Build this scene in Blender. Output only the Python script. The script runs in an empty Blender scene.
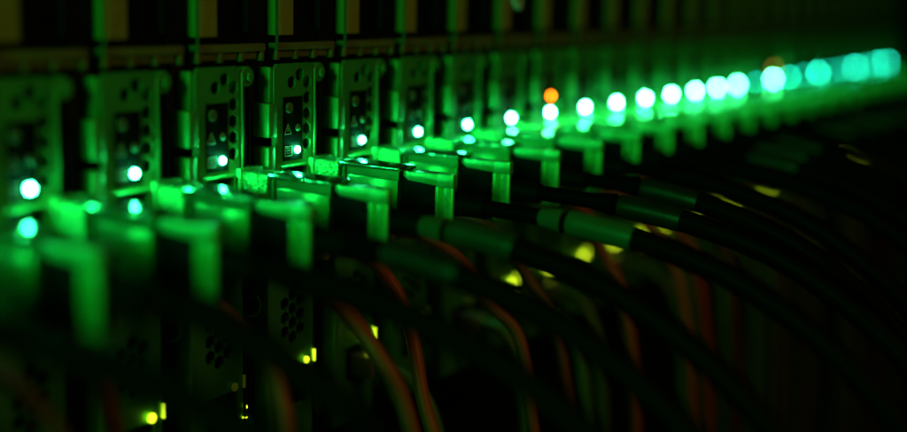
import bpy, bmesh, math, random
from mathutils import Vector, Matrix
random.seed(11)
scene = bpy.context.scene
COL = scene.collection
MM = 0.001
ZL = 0.5            # height of the green status lights above the floor (m)
PITCH = 40.0        # mm between neighbouring blades

# ------------------------------------------------------------------ materials
def mat_base(name):
    m = bpy.data.materials.new(name); m.use_nodes = True
    nt = m.node_tree; nt.nodes.clear()
    out = nt.nodes.new('ShaderNodeOutputMaterial')
    return m, nt, out

def principled(name, col, rough=.5, metal=0., bump=0., bscale=300., var=.25, vscale=60., rvar=.12, stretch=None, spec=.5, bdist=.0004):
    m, nt, out = mat_base(name)
    p = nt.nodes.new('ShaderNodeBsdfPrincipled')
    nt.links.new(p.outputs[0], out.inputs[0])
    p.inputs['Metallic'].default_value = metal
    p.inputs['Specular IOR Level'].default_value = spec
    tc = nt.nodes.new('ShaderNodeTexCoord')
    mp = nt.nodes.new('ShaderNodeMapping')
    if stretch: mp.inputs['Scale'].default_value = stretch
    nt.links.new(tc.outputs['Object'], mp.inputs[0])
    n = nt.nodes.new('ShaderNodeTexNoise'); n.inputs['Scale'].default_value = vscale; n.inputs['Detail'].default_value = 6
    nt.links.new(mp.outputs[0], n.inputs['Vector'])
    mx = nt.nodes.new('ShaderNodeMix'); mx.data_type = 'RGBA'
    c2 = tuple(c*(1-var) for c in col)
    mx.inputs['A'].default_value = (*c2, 1); mx.inputs['B'].default_value = (*[min(1, c*(1+var*.5)) for c in col], 1)
    nt.links.new(n.outputs['Fac'], mx.inputs['Factor'])
    nt.links.new(mx.outputs['Result'], p.inputs['Base Color'])
    mr = nt.nodes.new('ShaderNodeMapRange')
    mr.inputs['To Min'].default_value = max(.05, rough-rvar); mr.inputs['To Max'].default_value = min(1, rough+rvar)
    nt.links.new(n.outputs['Fac'], mr.inputs['Value']); nt.links.new(mr.outputs[0], p.inputs['Roughness'])
    if bump:
        n2 = nt.nodes.new('ShaderNodeTexNoise'); n2.inputs['Scale'].default_value = bscale; n2.inputs['Detail'].default_value = 3
        nt.links.new(mp.outputs[0], n2.inputs['Vector'])
        b = nt.nodes.new('ShaderNodeBump'); b.inputs['Strength'].default_value = bump; b.inputs['Distance'].default_value = bdist
        nt.links.new(n2.outputs['Fac'], b.inputs['Height']); nt.links.new(b.outputs[0], p.inputs['Normal'])
    return m

def emitter(name, col, s):
    m, nt, out = mat_base(name)
    e = nt.nodes.new('ShaderNodeEmission'); e.inputs[0].default_value = (*col, 1); e.inputs[1].default_value = s
    nt.links.new(e.outputs[0], out.inputs[0])
    return m

GREEN = (.024, 1., .30)
M = dict(
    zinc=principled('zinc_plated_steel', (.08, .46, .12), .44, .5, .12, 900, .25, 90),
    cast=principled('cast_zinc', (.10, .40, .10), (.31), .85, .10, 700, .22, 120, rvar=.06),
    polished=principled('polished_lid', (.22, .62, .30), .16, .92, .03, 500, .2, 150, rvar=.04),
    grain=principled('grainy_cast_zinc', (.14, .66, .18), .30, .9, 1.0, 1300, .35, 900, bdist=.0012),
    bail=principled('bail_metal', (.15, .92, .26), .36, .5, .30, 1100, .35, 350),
    dark=principled('black_painted_steel', (.005, .005, .005), .6, 0, .15, 900, .4, 60, spec=.2),
    panel=principled('black_panel_film', (.005, .006, .005), .7, 0, .0, 900, .3, 200, spec=.05),
    rubber=principled('black_rubber', (.006, .006, .006), .55, 0, .25, 1200, .4, 120, spec=.08),
    jacket=principled('black_cable_jacket', (.004, .0036, .003), .55, 0, .12, 500, .4, 40, spec=.04),
    sleeve=principled('lit_heat_shrink', (.038, .13, .06), .42, 0, .2, 400, .3, 120),  # grey sleeve with its green lighting put into the colour
    sleeve_mid=principled('dim_lit_heat_shrink', (.02, .055, .028), .40, 0, .2, 400, .3, 120),  # dimmer copy of the sleeve, weaker light put into the colour
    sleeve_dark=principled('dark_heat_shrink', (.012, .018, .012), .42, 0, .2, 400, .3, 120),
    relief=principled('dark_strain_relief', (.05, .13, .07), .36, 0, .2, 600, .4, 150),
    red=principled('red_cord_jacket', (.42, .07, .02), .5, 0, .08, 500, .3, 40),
    grey=principled('green_cord_jacket', (.10, .24, .06), .4, 0, .08, 500, .3, 40),
    olive=principled('olive_label', (.36, .34, .06), .6, 0, .05, 300, .25, 70),
    strip=principled('strip_metal', (.20, .20, .06), .5, .3, .1, 500, .3, 80),
    flange=principled('dull_flange_metal', (.07, .13, .04), .4, .2, .1, 500, .3, 80),
    red_dim=principled('dim_lit_red_cord_jacket', (.15, .035, .012), .5, 0, .08, 500, .3, 40),  # same red jacket, dim light on the cord put into the colour
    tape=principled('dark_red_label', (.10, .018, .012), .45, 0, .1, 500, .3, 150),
    symbol=principled('printed_symbol', (.30, .36, .28), .5, 0, 0, 300, .1),
    lens=principled('unlit_lens', (.10, .18, .12), .2, 0, 0, 300, .1),
    port=principled('black_port_plastic', (.015, .015, .015), .3, 0, 0, 300, .2),
    clear=principled('pale_tie_plastic', (.45, .5, .42), .3, 0, .1, 300, .1),
    plugp=principled('cord_plug_plastic', (.16, .17, .15), .25, 0, .0, 300, .2),
    floor=principled('dark_floor', (.02, .02, .02), .7, 0, .1, 80, .3, 12),
    led=emitter('green_light', GREEN, 400.),
    led_dim=emitter('green_light_dim', (.010, 1., .62), 20.),
    led_mid=emitter('green_light_mid', (.012, 1., .60), 46.),
    led_high=emitter('green_light_high', (.02, 1., .60), 84.),
    led_hot=emitter('green_light_hot', (.055, 1., .32), 520.),
    amber=emitter('amber_light', (1., .20, .005), 24.),
    amber_dim=emitter('amber_light_dim', (1., .20, .005), 5.),
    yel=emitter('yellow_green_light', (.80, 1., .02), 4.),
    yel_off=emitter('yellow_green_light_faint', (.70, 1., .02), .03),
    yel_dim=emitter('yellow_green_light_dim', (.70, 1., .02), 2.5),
)

# ------------------------------------------------------------------ mesh tools (local mm: u along row, e out of the face, h up)
def L(u, e, h): return Vector((u*MM, -e*MM, h*MM))

def box(bm, u0, u1, e0, e1, h0, h1, bev=0., seg=2):
    vs = [bm.verts.new(L(u, e, h)) for u in (u0, u1) for e in (e0, e1) for h in (h0, h1)]
    q = [(0,1,3,2),(4,6,7,5),(0,4,5,1),(2,3,7,6),(0,2,6,4),(1,5,7,3)]
    fs = [bm.faces.new([vs[i] for i in f]) for f in q]
    bmesh.ops.recalc_face_normals(bm, faces=fs)
    if bev:
        es = list({ed for f in fs for ed in f.edges})
        bmesh.ops.bevel(bm, geom=es, offset=bev*MM, segments=seg, profile=.5, affect='EDGES')

def hull8(bm, pts, bev=0., seg=2):
    """box-like solid from 8 (u,e,h) corners in the order of box()"""
    vs = [bm.verts.new(L(*p)) for p in pts]
    q = [(0,1,3,2),(4,6,7,5),(0,4,5,1),(2,3,7,6),(0,2,6,4),(1,5,7,3)]
    fs = [bm.faces.new([vs[i] for i in f]) for f in q]
    bmesh.ops.recalc_face_normals(bm, faces=fs)
    if bev:
        es = list({ed for f in fs for ed in f.edges})
        bmesh.ops.bevel(bm, geom=es, offset=bev*MM, segments=seg, profile=.5, affect='EDGES')

def disc_solid(bm, u, h, r, e0, e1, n=18, dome=0.):
    """cylinder along the outward direction, optional domed front"""
    rings = [(r, e0), (r, e1)]
    if dome: rings += [(r*.8, e1+dome*.6), (r*.45, e1+dome*.9)]
    else: rings += [(r*.86, e1+.12*r)]
    R = [[bm.verts.new(L(u+rr*math.cos(2*math.pi*i/n), ee, h+rr*math.sin(2*math.pi*i/n))) for i in range(n)] for rr, ee in rings]
    fs = []
    for a, b in zip(R[:-1], R[1:]):
        for i in range(n): fs.append(bm.faces.new((a[i], a[(i+1)%n], b[(i+1)%n], b[i])))
    fs.append(bm.faces.new(R[0][::-1])); fs.append(bm.faces.new(R[-1]))
    bmesh.ops.recalc_face_normals(bm, faces=fs)

def plate(bm, outline, holes, e0, e1):
    """flat plate in the (u,h) plane with holes, thickness e0..e1"""
    vs_all, es_all = [], []
    for loop in [outline]+holes:
        v = [bm.verts.new(L(u, e1, h)) for u, h in loop]
        es_all += [bm.edges.new((v[i], v[(i+1)%len(v)])) for i in range(len(v))]
        vs_all += v
    r = bmesh.ops.triangle_fill(bm, use_beauty=True, use_dissolve=False, edges=es_all)
    fs = [g for g in r['geom'] if isinstance(g, bmesh.types.BMFace)]
    ext = bmesh.ops.extrude_face_region(bm, geom=fs)
    nv = [g for g in ext['geom'] if isinstance(g, bmesh.types.BMVert)]
    bmesh.ops.translate(bm, verts=nv, vec=L(0, e0-e1, 0))
    bmesh.ops.recalc_face_normals(bm, faces=bm.faces[:])

def hexa(u, h, r): return [(u+r*math.sin(math.pi/3*i), h+r*math.cos(math.pi/3*i)) for i in range(6)]

def catmull(pts, n):
    P = [Vector(p) for p in pts]; P = [P[0]*2-P[1]] + P + [P[-1]*2-P[-2]]
    out = []
    for i in range(1, len(P)-2):
        for k in range(n):
            t = k/n; a, b, c, d = P[i-1:i+3]
            out.append(.5*((2*b)+(c-a)*t+(2*a-5*b+4*c-d)*t*t+(3*b-a-3*c+d)*t**3))
    out.append(P[-2]); return out

def tube(bm, path, rad, n=14):
    """round tube along (u,e,h) points; rad = number or one radius per point"""
    P = [L(*p) for p in path]
    R = rad if isinstance(rad, (list, tuple)) else [rad]*len(P)
    t0 = (P[1]-P[0]).normalized(); a = Vector((1, 0, 0))
    if abs(t0.x) > .9: a = Vector((0, 0, 1))
    x = (a - t0*a.dot(t0)).normalized(); rings = []
    for i, p in enumerate(P):
        t = (P[min(i+1, len(P)-1)]-P[max(i-1, 0)]).normalized()
        x = (x - t*x.dot(t)).normalized(); y = t.cross(x)
        rings.append([bm.verts.new(p+(x*math.cos(2*math.pi*k/n)+y*math.sin(2*math.pi*k/n))*R[i]*MM) for k in range(n)])
    fs = []
    for a_, b_ in zip(rings[:-1], rings[1:]):
        for k in range(n): fs.append(bm.faces.new((a_[k], a_[(k+1)%n], b_[(k+1)%n], b_[k])))
    fs.append(bm.faces.new(rings[0][::-1])); fs.append(bm.faces.new(rings[-1]))
    bmesh.ops.recalc_face_normals(bm, faces=fs)

def obj(name, bm, mat, parent=None, smooth=True, ang=35):
    me = bpy.data.meshes.new(name); bm.to_mesh(me); bm.free()
    me.materials.append(M[mat])
    o = bpy.data.objects.new(name, me); COL.objects.link(o)
    if smooth:
        for p in me.polygons: p.use_smooth = True
        try: me.set_sharp_from_angle(angle=math.radians(ang))
        except Exception: pass
    if parent is not None: o.parent = parent
    return o

def part(name, mat, parent, *shapes, **kw):
    bm = bmesh.new()
    for f, a in shapes: f(bm, *a)
    return obj(name, bm, mat, parent, **kw)

def thing(name, label, cat, loc, group=None):
    o = bpy.data.objects.new(name, None); COL.objects.link(o)
    o.empty_display_size = .01
    o.location = loc; o['label'] = label; o['category'] = cat
    if group: o['group'] = group
    return o

def copy_tree(o, parent=None):
    c = o.copy(); COL.objects.link(c)
    if parent is not None: c.parent = parent
    for ch in o.children: copy_tree(ch, c)
    return c

ORD = ['first','second','third','fourth','fifth','sixth','seventh','eighth','ninth','tenth','eleventh','twelfth','thirteenth',
       'fourteenth','fifteenth','sixteenth','seventeenth','eighteenth','nineteenth','twentieth','twenty-first','twenty-second',
       'twenty-third','twenty-fourth','twenty-fifth','twenty-sixth','twenty-seventh','twenty-eighth','twenty-ninth','thirtieth','thirty-first','thirty-second']

# ------------------------------------------------------------------ floor and rack
NMAX = 27
bm = bmesh.new()
v = [bm.verts.new(p) for p in ((-1.2, -1.6, 0), (2.6, -1.6, 0), (2.6, 1.2, 0), (-1.2, 1.2, 0))]
bm.faces.new(v); f = obj('floor', bm, 'floor'); f['kind'] = 'structure'

rack = thing('equipment_rack', 'dark equipment rack holding the long row of green-lit blades', 'rack', (0, 0, 0))
S0, S1 = -150, NMAX*PITCH+60
H = ZL*1000
part('lower_panel', 'dark', rack, (box, (S0, S1, -30, -8, 5, H-142, 1.)))
part('shelf', 'dark', rack, (box, (S0, S1, -240, -3, H-141, H-132, .6)))
part('back_panel', 'dark', rack, (box, (S0, S1, -262, -248, 5, H+300, 1.)))
part('top_panel', 'dark', rack, (box, (S0, S1, -246, -2, H+232, H+246, .8)))
part('rack_post', 'dark', rack, (box, (S1+1, S1+42, -262, 2, 5, H+300, 1.5)))
part('rack_post', 'dark', rack, (box, (S0-43, S0-1, -262, 2, 5, H+300, 1.5)))

# ------------------------------------------------------------------ one blade
B0 = 131.0                                    # root is this far (mm) below the light
def blade_proto():
    r = thing('server_blade', '', 'server', (0, 0, ZL-B0*MM), 'server blades in the row')
    o = B0
    part('chassis', 'dark', r, (box, (-19.4, 19.4, -235, -7, 0, o+33.5, .5)),
         (box, (13.2, 14.6, -7.5, -1.5, o-118, o+30, .2)),
         (box, (17.6, 18.8, -7.5, -3.0, o-118, o+31, .2)))
    # bracket plate with hexagonal vent holes
    holes = [hexa(u, o+h, 2.5) for u, h in ((1.9, 26.8), (-2.7, 24.2), (6.2, 24.0), (6.2, 18.3), (6.2, 12.7), (6.2, 7.2), (6.2, 1.7))]
    holes += [hexa(u, o+h, 2.6) for u, h in ((-6.2,-56.2),(-6.2,-61.6),(-6.2,-67),(-1.7,-53.5),(-1.7,-58.9),(-1.7,-64.3),(-1.7,-69.7),(2.8,-56.2),(2.8,-61.6),(2.8,-67))]
    holes.append([(-8.2, o-23), (5.4, o-23), (5.4, o-6.2), (-8.2, o-6.2)])
    holes.append([(-9, o-96), (6.5, o-96), (6.5, o-81.5), (-9, o-81.5)])
    ol = [(-12.4, o-112), (8.2, o-112), (9.4, o-110.8), (9.4, o+29.2), (7.6, o+31), (-10.6, o+31), (-12.4, o+29.2)]
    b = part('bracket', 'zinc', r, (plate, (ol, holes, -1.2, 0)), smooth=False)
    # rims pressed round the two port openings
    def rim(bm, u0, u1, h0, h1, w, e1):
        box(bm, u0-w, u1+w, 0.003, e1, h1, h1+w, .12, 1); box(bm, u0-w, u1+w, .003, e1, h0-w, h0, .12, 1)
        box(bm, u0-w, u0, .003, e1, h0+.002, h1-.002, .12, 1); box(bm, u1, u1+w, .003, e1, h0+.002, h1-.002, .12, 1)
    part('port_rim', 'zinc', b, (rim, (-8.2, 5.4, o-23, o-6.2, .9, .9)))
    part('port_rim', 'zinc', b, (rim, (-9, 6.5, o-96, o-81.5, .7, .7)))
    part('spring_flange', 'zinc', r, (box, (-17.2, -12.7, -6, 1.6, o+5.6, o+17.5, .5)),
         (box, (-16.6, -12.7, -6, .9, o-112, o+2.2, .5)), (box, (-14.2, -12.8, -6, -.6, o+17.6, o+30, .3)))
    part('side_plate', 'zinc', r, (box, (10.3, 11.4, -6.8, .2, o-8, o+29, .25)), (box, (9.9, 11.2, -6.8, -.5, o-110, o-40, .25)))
    sc = part('thumb_screw', 'zinc', r, (disc_solid, (14.6, o+27.2, 3.5, -7.5, -1.2, 22)), (disc_solid, (14.6, o+27.2, 1.5, -1, .5, 12)))
    # indicator panel
    p = part('indicator_panel', 'panel', r, (box, (-7.6, 3.3, .01, .35, o-3.6, o+19.2, .12, 1)))
    def tri(bm):
        for a, c in (((-7.0, 6.0), (-3.4, 6.0)), ((-3.4, 6.0), (-5.2, 9.6)), ((-5.2, 9.6), (-7.0, 6.0))):
            tube(bm, [(a[0], .42, o+a[1]), (c[0], .42, o+c[1])], .17, 6)
        tube(bm, [(-5.2, .42, o+6.9), (-5.2, .42, o+8.3)], .2, 6)
    def screen(bm):
        q = [(-6.9, -1.9), (-3.1, -1.9), (-3.1, 1.5), (-6.9, 1.5)]
        for i in range(4):
            a, c = q[i], q[(i+1) % 4]; tube(bm, [(a[0], .42, o+a[1]), (c[0], .42, o+c[1])], .2, 6)
        for h in (-.9, 0, .8): tube(bm, [(-6.1, .42, o+h), (-3.9, .42, o+h)], .16, 6)
    part('symbol', 'symbol', p, (tri, ())); part('symbol', 'symbol', p, (screen, ()))
    part('button', 'lens', p, (disc_solid, (-4.7, o+15.4, 1.9, .3, .9, 16)))
    part('middle_light', 'lens', p, (disc_solid, (.4, o+8, 1.35, .3, .6, 14, .5)))
    part('status_light', 'led', p, (disc_solid, (0, o+0, 1.25, .3, .7, 14, .9)))
    part('port_block', 'port', r, (box, (-8.0, 5.2, -6.9, -3.4, o-22.8, o-6.4, .3)))
    part('cable_cage', 'zinc', r, (box, (7.4, 19.2, -6.9, 1.9, o-27.5, o-3.6, .4)))
    # network port with its two little lights
    e = part('network_port', 'port', r, (box, (-8.8, 6.3, -6.9, -3.0, o-95.8, o-81.7, .3)), (box, (-6, 3.5, -3.2, -1.2, o-84.2, o-82, .2)))
    part('port_light', 'yel', e, (disc_solid, (5.1, o-80.1, 1.5, .72, 1.3, 12, .4)))
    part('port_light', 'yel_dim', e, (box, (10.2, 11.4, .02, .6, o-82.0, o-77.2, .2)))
    # small shiny clips in the gap beside the bracket
    part('wire_clip', 'zinc', r, (tube, (catmull([(15.5, -4, o-52), (16.2, 1.5, o-50), (17.0, 2.5, o-53.5), (16.4, 1, o-56.5), (15.2, -4, o-58)], 6), .35, 8)))
    part('contact_block', 'zinc', r, *[(box, (13.8+k*.9, 14.3+k*.9, -5, -1.2-.5*(k % 2), o-101-2*(k % 3), o-93-(k*1.7) % 4, .1, 1)) for k in range(5)])
    return r

proto = blade_proto()
blades = {}
AMBER = {8: 'amber', 17: 'amber_dim'}
DIM = {16, 18, 19, 20, 21, 22, 23, 24, 25, 26}; MID = {18, 25}; HIGH = {20, 23, 26}; HOT = {7, 8, 9, 10, 11, 12, 13, 14, 15, 17}
for n in range(-2, NMAX+1):
    r = proto if n == -2 else copy_tree(proto)
    r.location.x = n*PITCH*MM
    blades[n] = r
for n, r in blades.items():
    for p in r.children:
        for c in p.children:
            nm = c.name.split('.')[0]
            if nm == 'status_light' and (n in DIM or n in HOT or n in MID or n in HIGH or n > 26):
                c.data = c.data.copy()
                c.data.materials[0] = M['lens'] if n > 26 else M['led_high'] if n in HIGH else M['led_mid'] if n in MID else M['led_dim'] if n in DIM else M['led_hot']
            if nm == 'port_light' and n in (2, 5, 6):
                c.data = c.data.copy(); c.data.materials[0] = M['yel_off']
            if nm == 'middle_light' and n in AMBER:
                c.data = c.data.copy(); c.data.materials[0] = M[AMBER[n]]
                c['label'] = 'lit amber light'
    if n < 0: r['label'] = 'green-lit server blade beyond the left edge, %s from it' % ORD[-n-1]
    elif n == 3: r['label'] = 'sharpest server blade, fourth from left, hexagon-vented bracket above the crisp metal plug'
    elif n == 8: r['label'] = 'blurred server blade with an orange light above its green light, ninth from left'
    elif n == 17: r['label'] = 'far server blade with faint amber glow above its green light'
    elif n == 27: r['label'] = 'unlit last server blade at the far right end of the row'
    elif n < 8: r['label'] = 'server blade with green status light and hexagonal vents, %s from left' % ORD[n]
    else: r['label'] = 'out-of-focus server blade with glowing green light, %s from left' % ORD[n]

for p in blades[2].children:                  # glowing slivers added as glints in the gap beside the third bracket
    if p.name.startswith('network_port'):
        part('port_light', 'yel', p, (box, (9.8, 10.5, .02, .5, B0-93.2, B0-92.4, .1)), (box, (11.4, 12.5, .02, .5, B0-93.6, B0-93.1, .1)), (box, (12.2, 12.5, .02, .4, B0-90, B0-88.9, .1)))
# ------------------------------------------------------------------ upper modules (above the brackets)
def upper_proto():
    r = thing('upper_module', '', 'module', (0, 0, ZL+34.2*MM), 'upper modules above the blades')
    part('body', 'dark', r, (box, (-19.2, 19.2, -230, -6, 0, 195, .6)), (box, (4, 5, -6.5, -3.5, 8, 190, .2)), (box, (16.2, 17.2, -6.5, -2.4, 8, 190, .2)))
    part('label_plate', 'olive', r, (box, (-9.2, .3, -5.9, -1.5, 6.6, 188, .4)))
    part('edge_flange', 'flange', r, (box, (-10.9, -10.3, -.8, .3, 1.5, 190, .15)))
    def notched(bm):
        box(bm, -9.6, 24.2, -5, -1.0, 1.4, 4.0, .25)
        for u in (-8.7, 2.0, 12.4, 23.0): box(bm, u-.9, u+1.1, -5, -1.4, -1.9, 1.39, .2)
        box(bm, -6.5, 1, -4, -2.4, -1.2, 1.38, .2); box(bm, 4.2, 10.8, -4, -2.4, -1.2, 1.38, .2); box(bm, 14.5, 21, -4, -2.4, -1.2, 1.38, .2)
    part('notched_strip', 'strip', r, (notched, ()))
    return r
up = upper_proto()
for n in range(-2, NMAX+1):
    r = up if n == -2 else copy_tree(up)
    r.location.x = n*PITCH*MM
    if n < 0: r['label'] = 'dark module with olive plate beyond the left edge, %s from it' % ORD[-n-1]
    else: r['label'] = 'dark module with dim olive plate along the top edge, %s from left' % ORD[n]

# ------------------------------------------------------------------ thick data cables with their metal plugs
CU = 8.0      # plug's near side, relative to the light of the blade on its left
def plug_parts(r):
    """root sits on the face at the plug; u=0 is the plug's near side, h=0 its top"""
    part('plug_shell', 'grain', r, (box, (.3, 10.6, 2.0, 12.6, -22, 0, .35)), (box, (2.2, 8.6, .2, 2.4, -20, -1.2, .2)))
    def hood(bm):
        hull8(bm, [(1.6, 12.8, -21.5), (1.6, 13.6, -1.8), (.2, 15.8, -22.5), (.2, 15.8, -1.2), (9.4, 12.8, -21.5), (9.4, 13.6, -1.8), (10.8, 15.8, -22.5), (10.8, 15.8, -1.2)], .2, 1)
        hull8(bm, [(.9, 16.0, -6.0), (.9, 16.0, -1.12), (.9, 38.8, -6.0), (.9, 38.8, -1.12), (10.1, 16.0, -6.0), (10.1, 16.0, -1.12), (10.1, 38.8, -6.0), (10.1, 38.8, -1.12)])
        hull8(bm, [(-.5, 18.4, -23), (.88, 16.2, -4.2), (-.5, 39.0, -23), (-.1, 38.9, -4.2), (11.5, 18.4, -23), (10.12, 16.2, -4.2), (11.5, 39.0, -23), (11.1, 38.9, -4.2)], .3, 2)
    part('plug_hood', 'cast', r, (hood, ()))
    part('hood_lid', 'polished', r, (box, (-.3, 11.3, 13.7, 39.4, -1.1, .3, .3)))
    part('boot', 'rubber', r, (box, (1.6, 10.2, 39.1, 57.5, -22.5, -1.7, 1.6, 4)))
    def bail(bm):
        hull8(bm, [(1.6, 40.2, -2.6), (1.6, 40.2, -.6), (-.4, 43.5, -3.6), (-.4, 43.5, -.5), (3.4, 40.2, -2.6), (3.4, 40.2, -.6), (1.4, 44.2, -3.6), (1.4, 44.2, -.5)], .3)
        hull8(bm, [(-.4, 43.3, -3.6), (-.4, 43.3, -.5), (-.6, 57.2, -4.6), (-.6, 57.2, -.2), (1.4, 43.3, -3.6), (1.4, 43.3, -.5), (1.2, 57.2, -4.6), (1.2, 57.2, -.2)], .3)
        box(bm, -.8, 2.3, 55.6, 62.2, -4.9, .1, .45)                     # corner block
        for u in (-.8,):                                                # post with a groove down the side
            box(bm, u+1.3, u+2.6, 56.0, 59.0, -20.6, -4.7, .1)
            box(bm, u, u+1.9, 55.1, 56.3, -20.8, -4.6, .3)
            box(bm, u+.1, u+1.8, 58.7, 62.1, -20.9, -4.6, .35)
            box(bm, u-.1, u+2.7, 55.5, 62.5, -22.4, -20.5, .35)
    part('pull_bail', 'bail', r, (bail, ()))
    part('top_label', 'tape', r, (box, (2.6, 9.4, 42.5, 55.5, -1.69, -1.1, .15, 1)))
    part('strain_relief', 'rubber', r, (tube, ([(5.4, 50, -11), (5.4, 58, -11), (5.4, 64, -11.1), (5.4, 72, -11.4)], [4.6, 4.6, 4.0, 3.7], 16)))

BASE = [(58, -11), (74, -11.3), (88, -12), (100, -13.4), (114, -16.2), (136, -22.3), (155, -31), (173, -42.5), (187, -55), (202, -74), (214, -98), (222, -130), (227, -175), (229, -240), (228, -340), (226, -470)]
def polyat(path, a, b):
    return [p for p in path if a <= p[1] <= b and p[2] > -60]
def data_cable(k, extra, sag, drift, reach):
    ztop = -4.6+1.6*min(1, max(0, (k-2)/4))
    r = thing('data_cable', '', 'cable', ((k*PITCH+CU)*MM, 0, ZL+ztop*MM), 'thick data cables along the row')
    if k == -4: plug_parts(r); data_cable.src = [c for c in r.children]
    else:
        for c in data_cable.src:
            d = c.copy(); COL.objects.link(d); d.parent = r
    pts = []
    for e, h in BASE:
        t = max(0, (e-66)/160)
        ee = e+extra*min(1, t*3)*(1 if e > 70 else 0)*reach
        hh = -11+(h+11)*(1 if e < 90 else sag) if h > -200 else h
        pts.append((5.4+drift*t*t, ee, max(hh, -(ZL*1000)+10)))
    path = catmull(pts, 7)
    a0 = 65+extra*1.2; a1 = 82+extra; a2 = a1+25
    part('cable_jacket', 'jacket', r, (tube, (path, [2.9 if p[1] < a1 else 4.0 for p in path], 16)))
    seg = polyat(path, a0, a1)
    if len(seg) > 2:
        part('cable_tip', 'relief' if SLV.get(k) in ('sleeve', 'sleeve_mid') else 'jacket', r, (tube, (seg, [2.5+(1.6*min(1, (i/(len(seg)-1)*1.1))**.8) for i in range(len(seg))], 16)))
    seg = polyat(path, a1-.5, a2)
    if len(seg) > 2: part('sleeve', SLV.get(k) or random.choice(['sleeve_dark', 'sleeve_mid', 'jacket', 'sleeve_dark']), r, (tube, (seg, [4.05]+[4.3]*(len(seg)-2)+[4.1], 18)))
    return r
EXTRA = {-4: 6, -3: 4, -2: 10, -1: 3, 0: 6, 1: 3, 2: 0, 3: 21, 4: 22, 5: 14, 6: 9}
SLV = {-4: 'jacket', -3: 'jacket', -2: 'jacket', -1: 'jacket', 0: 'jacket', 1: 'sleeve_dark', 2: 'sleeve_mid', 3: 'sleeve', 4: 'sleeve_dark', 5: 'sleeve_dark', 6: 'jacket'}
NC = 26
cables = []
for k in range(-4, NC+1):
    ex = EXTRA.get(k, random.uniform(0, 20))
    sg = {-2: .8, -1: 1.9, 0: 1.08, 1: 1.05, 2: 1., 3: 1.0, 4: 1.0}.get(k, random.uniform(.9, 1.2))
    c = data_cable(k, ex, sg, random.uniform(-14, 14) if k not in (1, 2, 3, 4) else 0, random.uniform(.8, 1.15) if k not in (1, 2, 3, 4) else 1)
    cables.append(c)
    i = k+4
    if k == 2: c['label'] = 'sharpest data cable, its grainy metal plug in focus beside the fourth green light'
    elif i < 12: c['label'] = 'thick black data cable on a green-lit metal plug, %s plug from left' % ORD[i]
    else: c['label'] = 'blurred black data cable with its hazy green plug, %s plug from left' % ORD[i]

# ------------------------------------------------------------------ thin patch cords under the plugs
def cord(name, mat, n, pts, rad, label, cat, group):
    r = thing(name, label, cat, (n*PITCH*MM, 0, ZL), group)
    path = catmull(pts, 7)
    part('jacket', mat, r, (tube, (path, rad, 12)))
    u, e, h = pts[0]
    part('plug', 'plugp', r, (box, (u-5, u+5, .3, e+1, h-4.2, h+4.2, .7)))
    return r
for n in range(-1, NMAX):
    if n in (6, 11, 13, 15, 17, 19, 21, 23, 25): continue
    j = random.uniform
    u = j(-2, 2); d = j(-9, 7); w = j(-6, 6)
    pts = [(u, 16, -34), (u+.5, 30, -35.5), (u+1, 44+d*.5, -43), (u+1, 56+d, -57), (u+1+w, 66+d, -76+w), (u+w, 74+d, -105), (u+w*2, 78+d, -150), (u+w*2, 80+d, -220), (u, 80+d, -330), (u, 78, -488)]
    if n == 0: pts = [(u, 16, -34), (u, 24, -44), (0, 30, -58), (0, 34, -80), (0, 36, -130), (0, 36, -300), (0, 36, -488)]
    cord('red_patch_cord', 'red' if 0 < n < 10 and n != 5 else 'red_dim', n, pts, j(2.5, 3.1), 'dull red patch cord hanging below the plugs, under the %s blade from left' % ORD[n] if n >= 0 else 'dull red patch cord at the lower left edge, leftmost of the red cords', 'cord', 'red patch cords hanging below the plugs')
for n in range(4, NMAX):
    if n in (5, 9, 15): continue
    j = random.uniform
    u = -1.3+j(-1, 1); d = j(-6, 8); w = j(-8, 8)
    pts = [(u, 10, -89), (u, 20, -90), (u+w*.3, 31+d, -98), (u+w*.6, 38+d, -118), (u+w, 42+d, -160), (u+w, 44+d, -240), (u+w, 42, -360), (u, 40, -488)]
    cord('green_patch_cord', 'grey', n, pts, j(2.3, 3.0), 'thin green patch cord hanging low, under the %s blade from left' % ORD[n], 'cord', 'green patch cords hanging low')

# a loose cable tie tail that dips into view at the top
t = thing('cable_tie', 'loose pale tie end dangling at the top edge of the view', 'cable tie', (.239, -.014, ZL+.0543))
bmt = bmesh.new()
tube(bmt, catmull([(0, -16, 60), (0, 4, 56), (-1, 9, 30), (-1.5, 9, 5), (-.5, 9.4, -1), (2, 9.6, -2.6), (4.5, 9.2, -1.2), (5.2, 8, 6), (4.5, 6, 30), (3, 4, 44)], 6), 1.1, 10)
obj('strap', bmt, 'clear', t)

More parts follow.
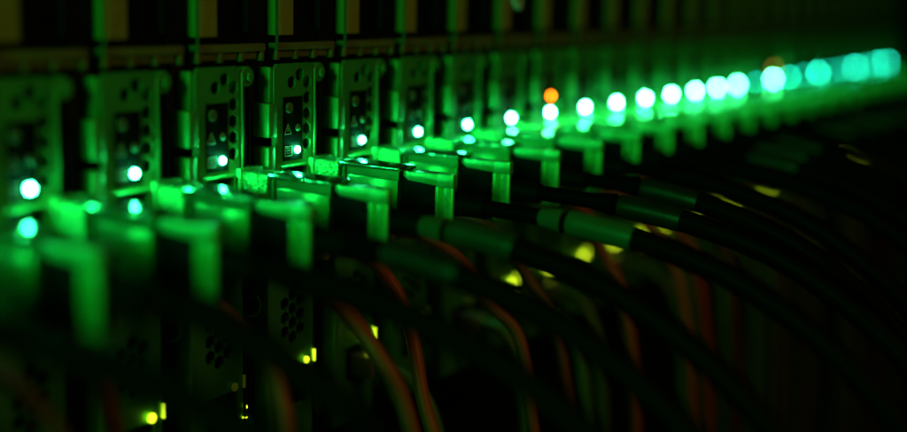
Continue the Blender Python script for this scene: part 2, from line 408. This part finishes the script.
# ------------------------------------------------------------------ light
w = bpy.data.worlds.new('World'); scene.world = w; w.use_nodes = True
bg = w.node_tree.nodes['Background']; bg.inputs[0].default_value = (.5, .7, .4, 1); bg.inputs[1].default_value = .0004
def area(name, loc, target, size, power, col):
    l = bpy.data.lights.new(name, 'AREA'); l.energy = power; l.color = col; l.size = size
    o = bpy.data.objects.new(name, l); COL.objects.link(o); o.location = loc
    o.rotation_euler = (Vector(target)-Vector(loc)).to_track_quat('-Z', 'Y').to_euler()
    return o
area('aisle_glow', (-.45, -1.0, .95), (.08, 0, .47), .5, .16, (.03, 1., .10))
area('row_glow', (-.6, -.12, .70), (.15, -.05, .48), .12, 1.5, (.015, 1., .10))
wl = area('warm_room_light', (.1, -1.2, 1.15), (.24, 0, .43), .4, .24, (1., .55, .10)); wl.data.spread = math.radians(70)

# ------------------------------------------------------------------ camera (solved from the vanishing point and the row of lights)
VX = (0.52033203, 0.13667735, 0.84295544); VZ = (0.02553523, 0.98417721, -0.17533731); VN = (0.85358218, -0.11275868, -0.50860884)
right = Vector((VX[0], -VN[0], VZ[0])); upv = Vector((VX[1], -VN[1], VZ[1])); fwd = Vector((VX[2], -VN[2], VZ[2]))
cam = bpy.data.cameras.new('camera'); co = bpy.data.objects.new('camera', cam); COL.objects.link(co)
rot = Matrix((right, upv, -fwd)).transposed()
co.matrix_world = Matrix.Translation((-.2371952, -.2825935, ZL+.0575145)) @ rot.to_4x4()
cam.sensor_width = 36; cam.lens = 1260/907*36
cam.clip_start = .005; cam.clip_end = 20
cam.dof.use_dof = True; cam.dof.focus_distance = .446; cam.dof.aperture_fstop = 3.05
scene.camera = co

scene.render.engine = 'CYCLES'
scene.cycles.use_denoising = True
try: scene.cycles.denoiser = 'OPENIMAGEDENOISE'
except Exception: pass
scene.cycles.use_light_tree = True
scene.cycles.max_bounces = 6
scene.cycles.sample_clamp_indirect = 4
scene.cycles.use_adaptive_sampling = False
scene.cycles.caustics_reflective = True
vs = scene.view_settings
vs.view_transform = 'Standard'; vs.look = 'None'; vs.exposure = 0; vs.gamma = 1
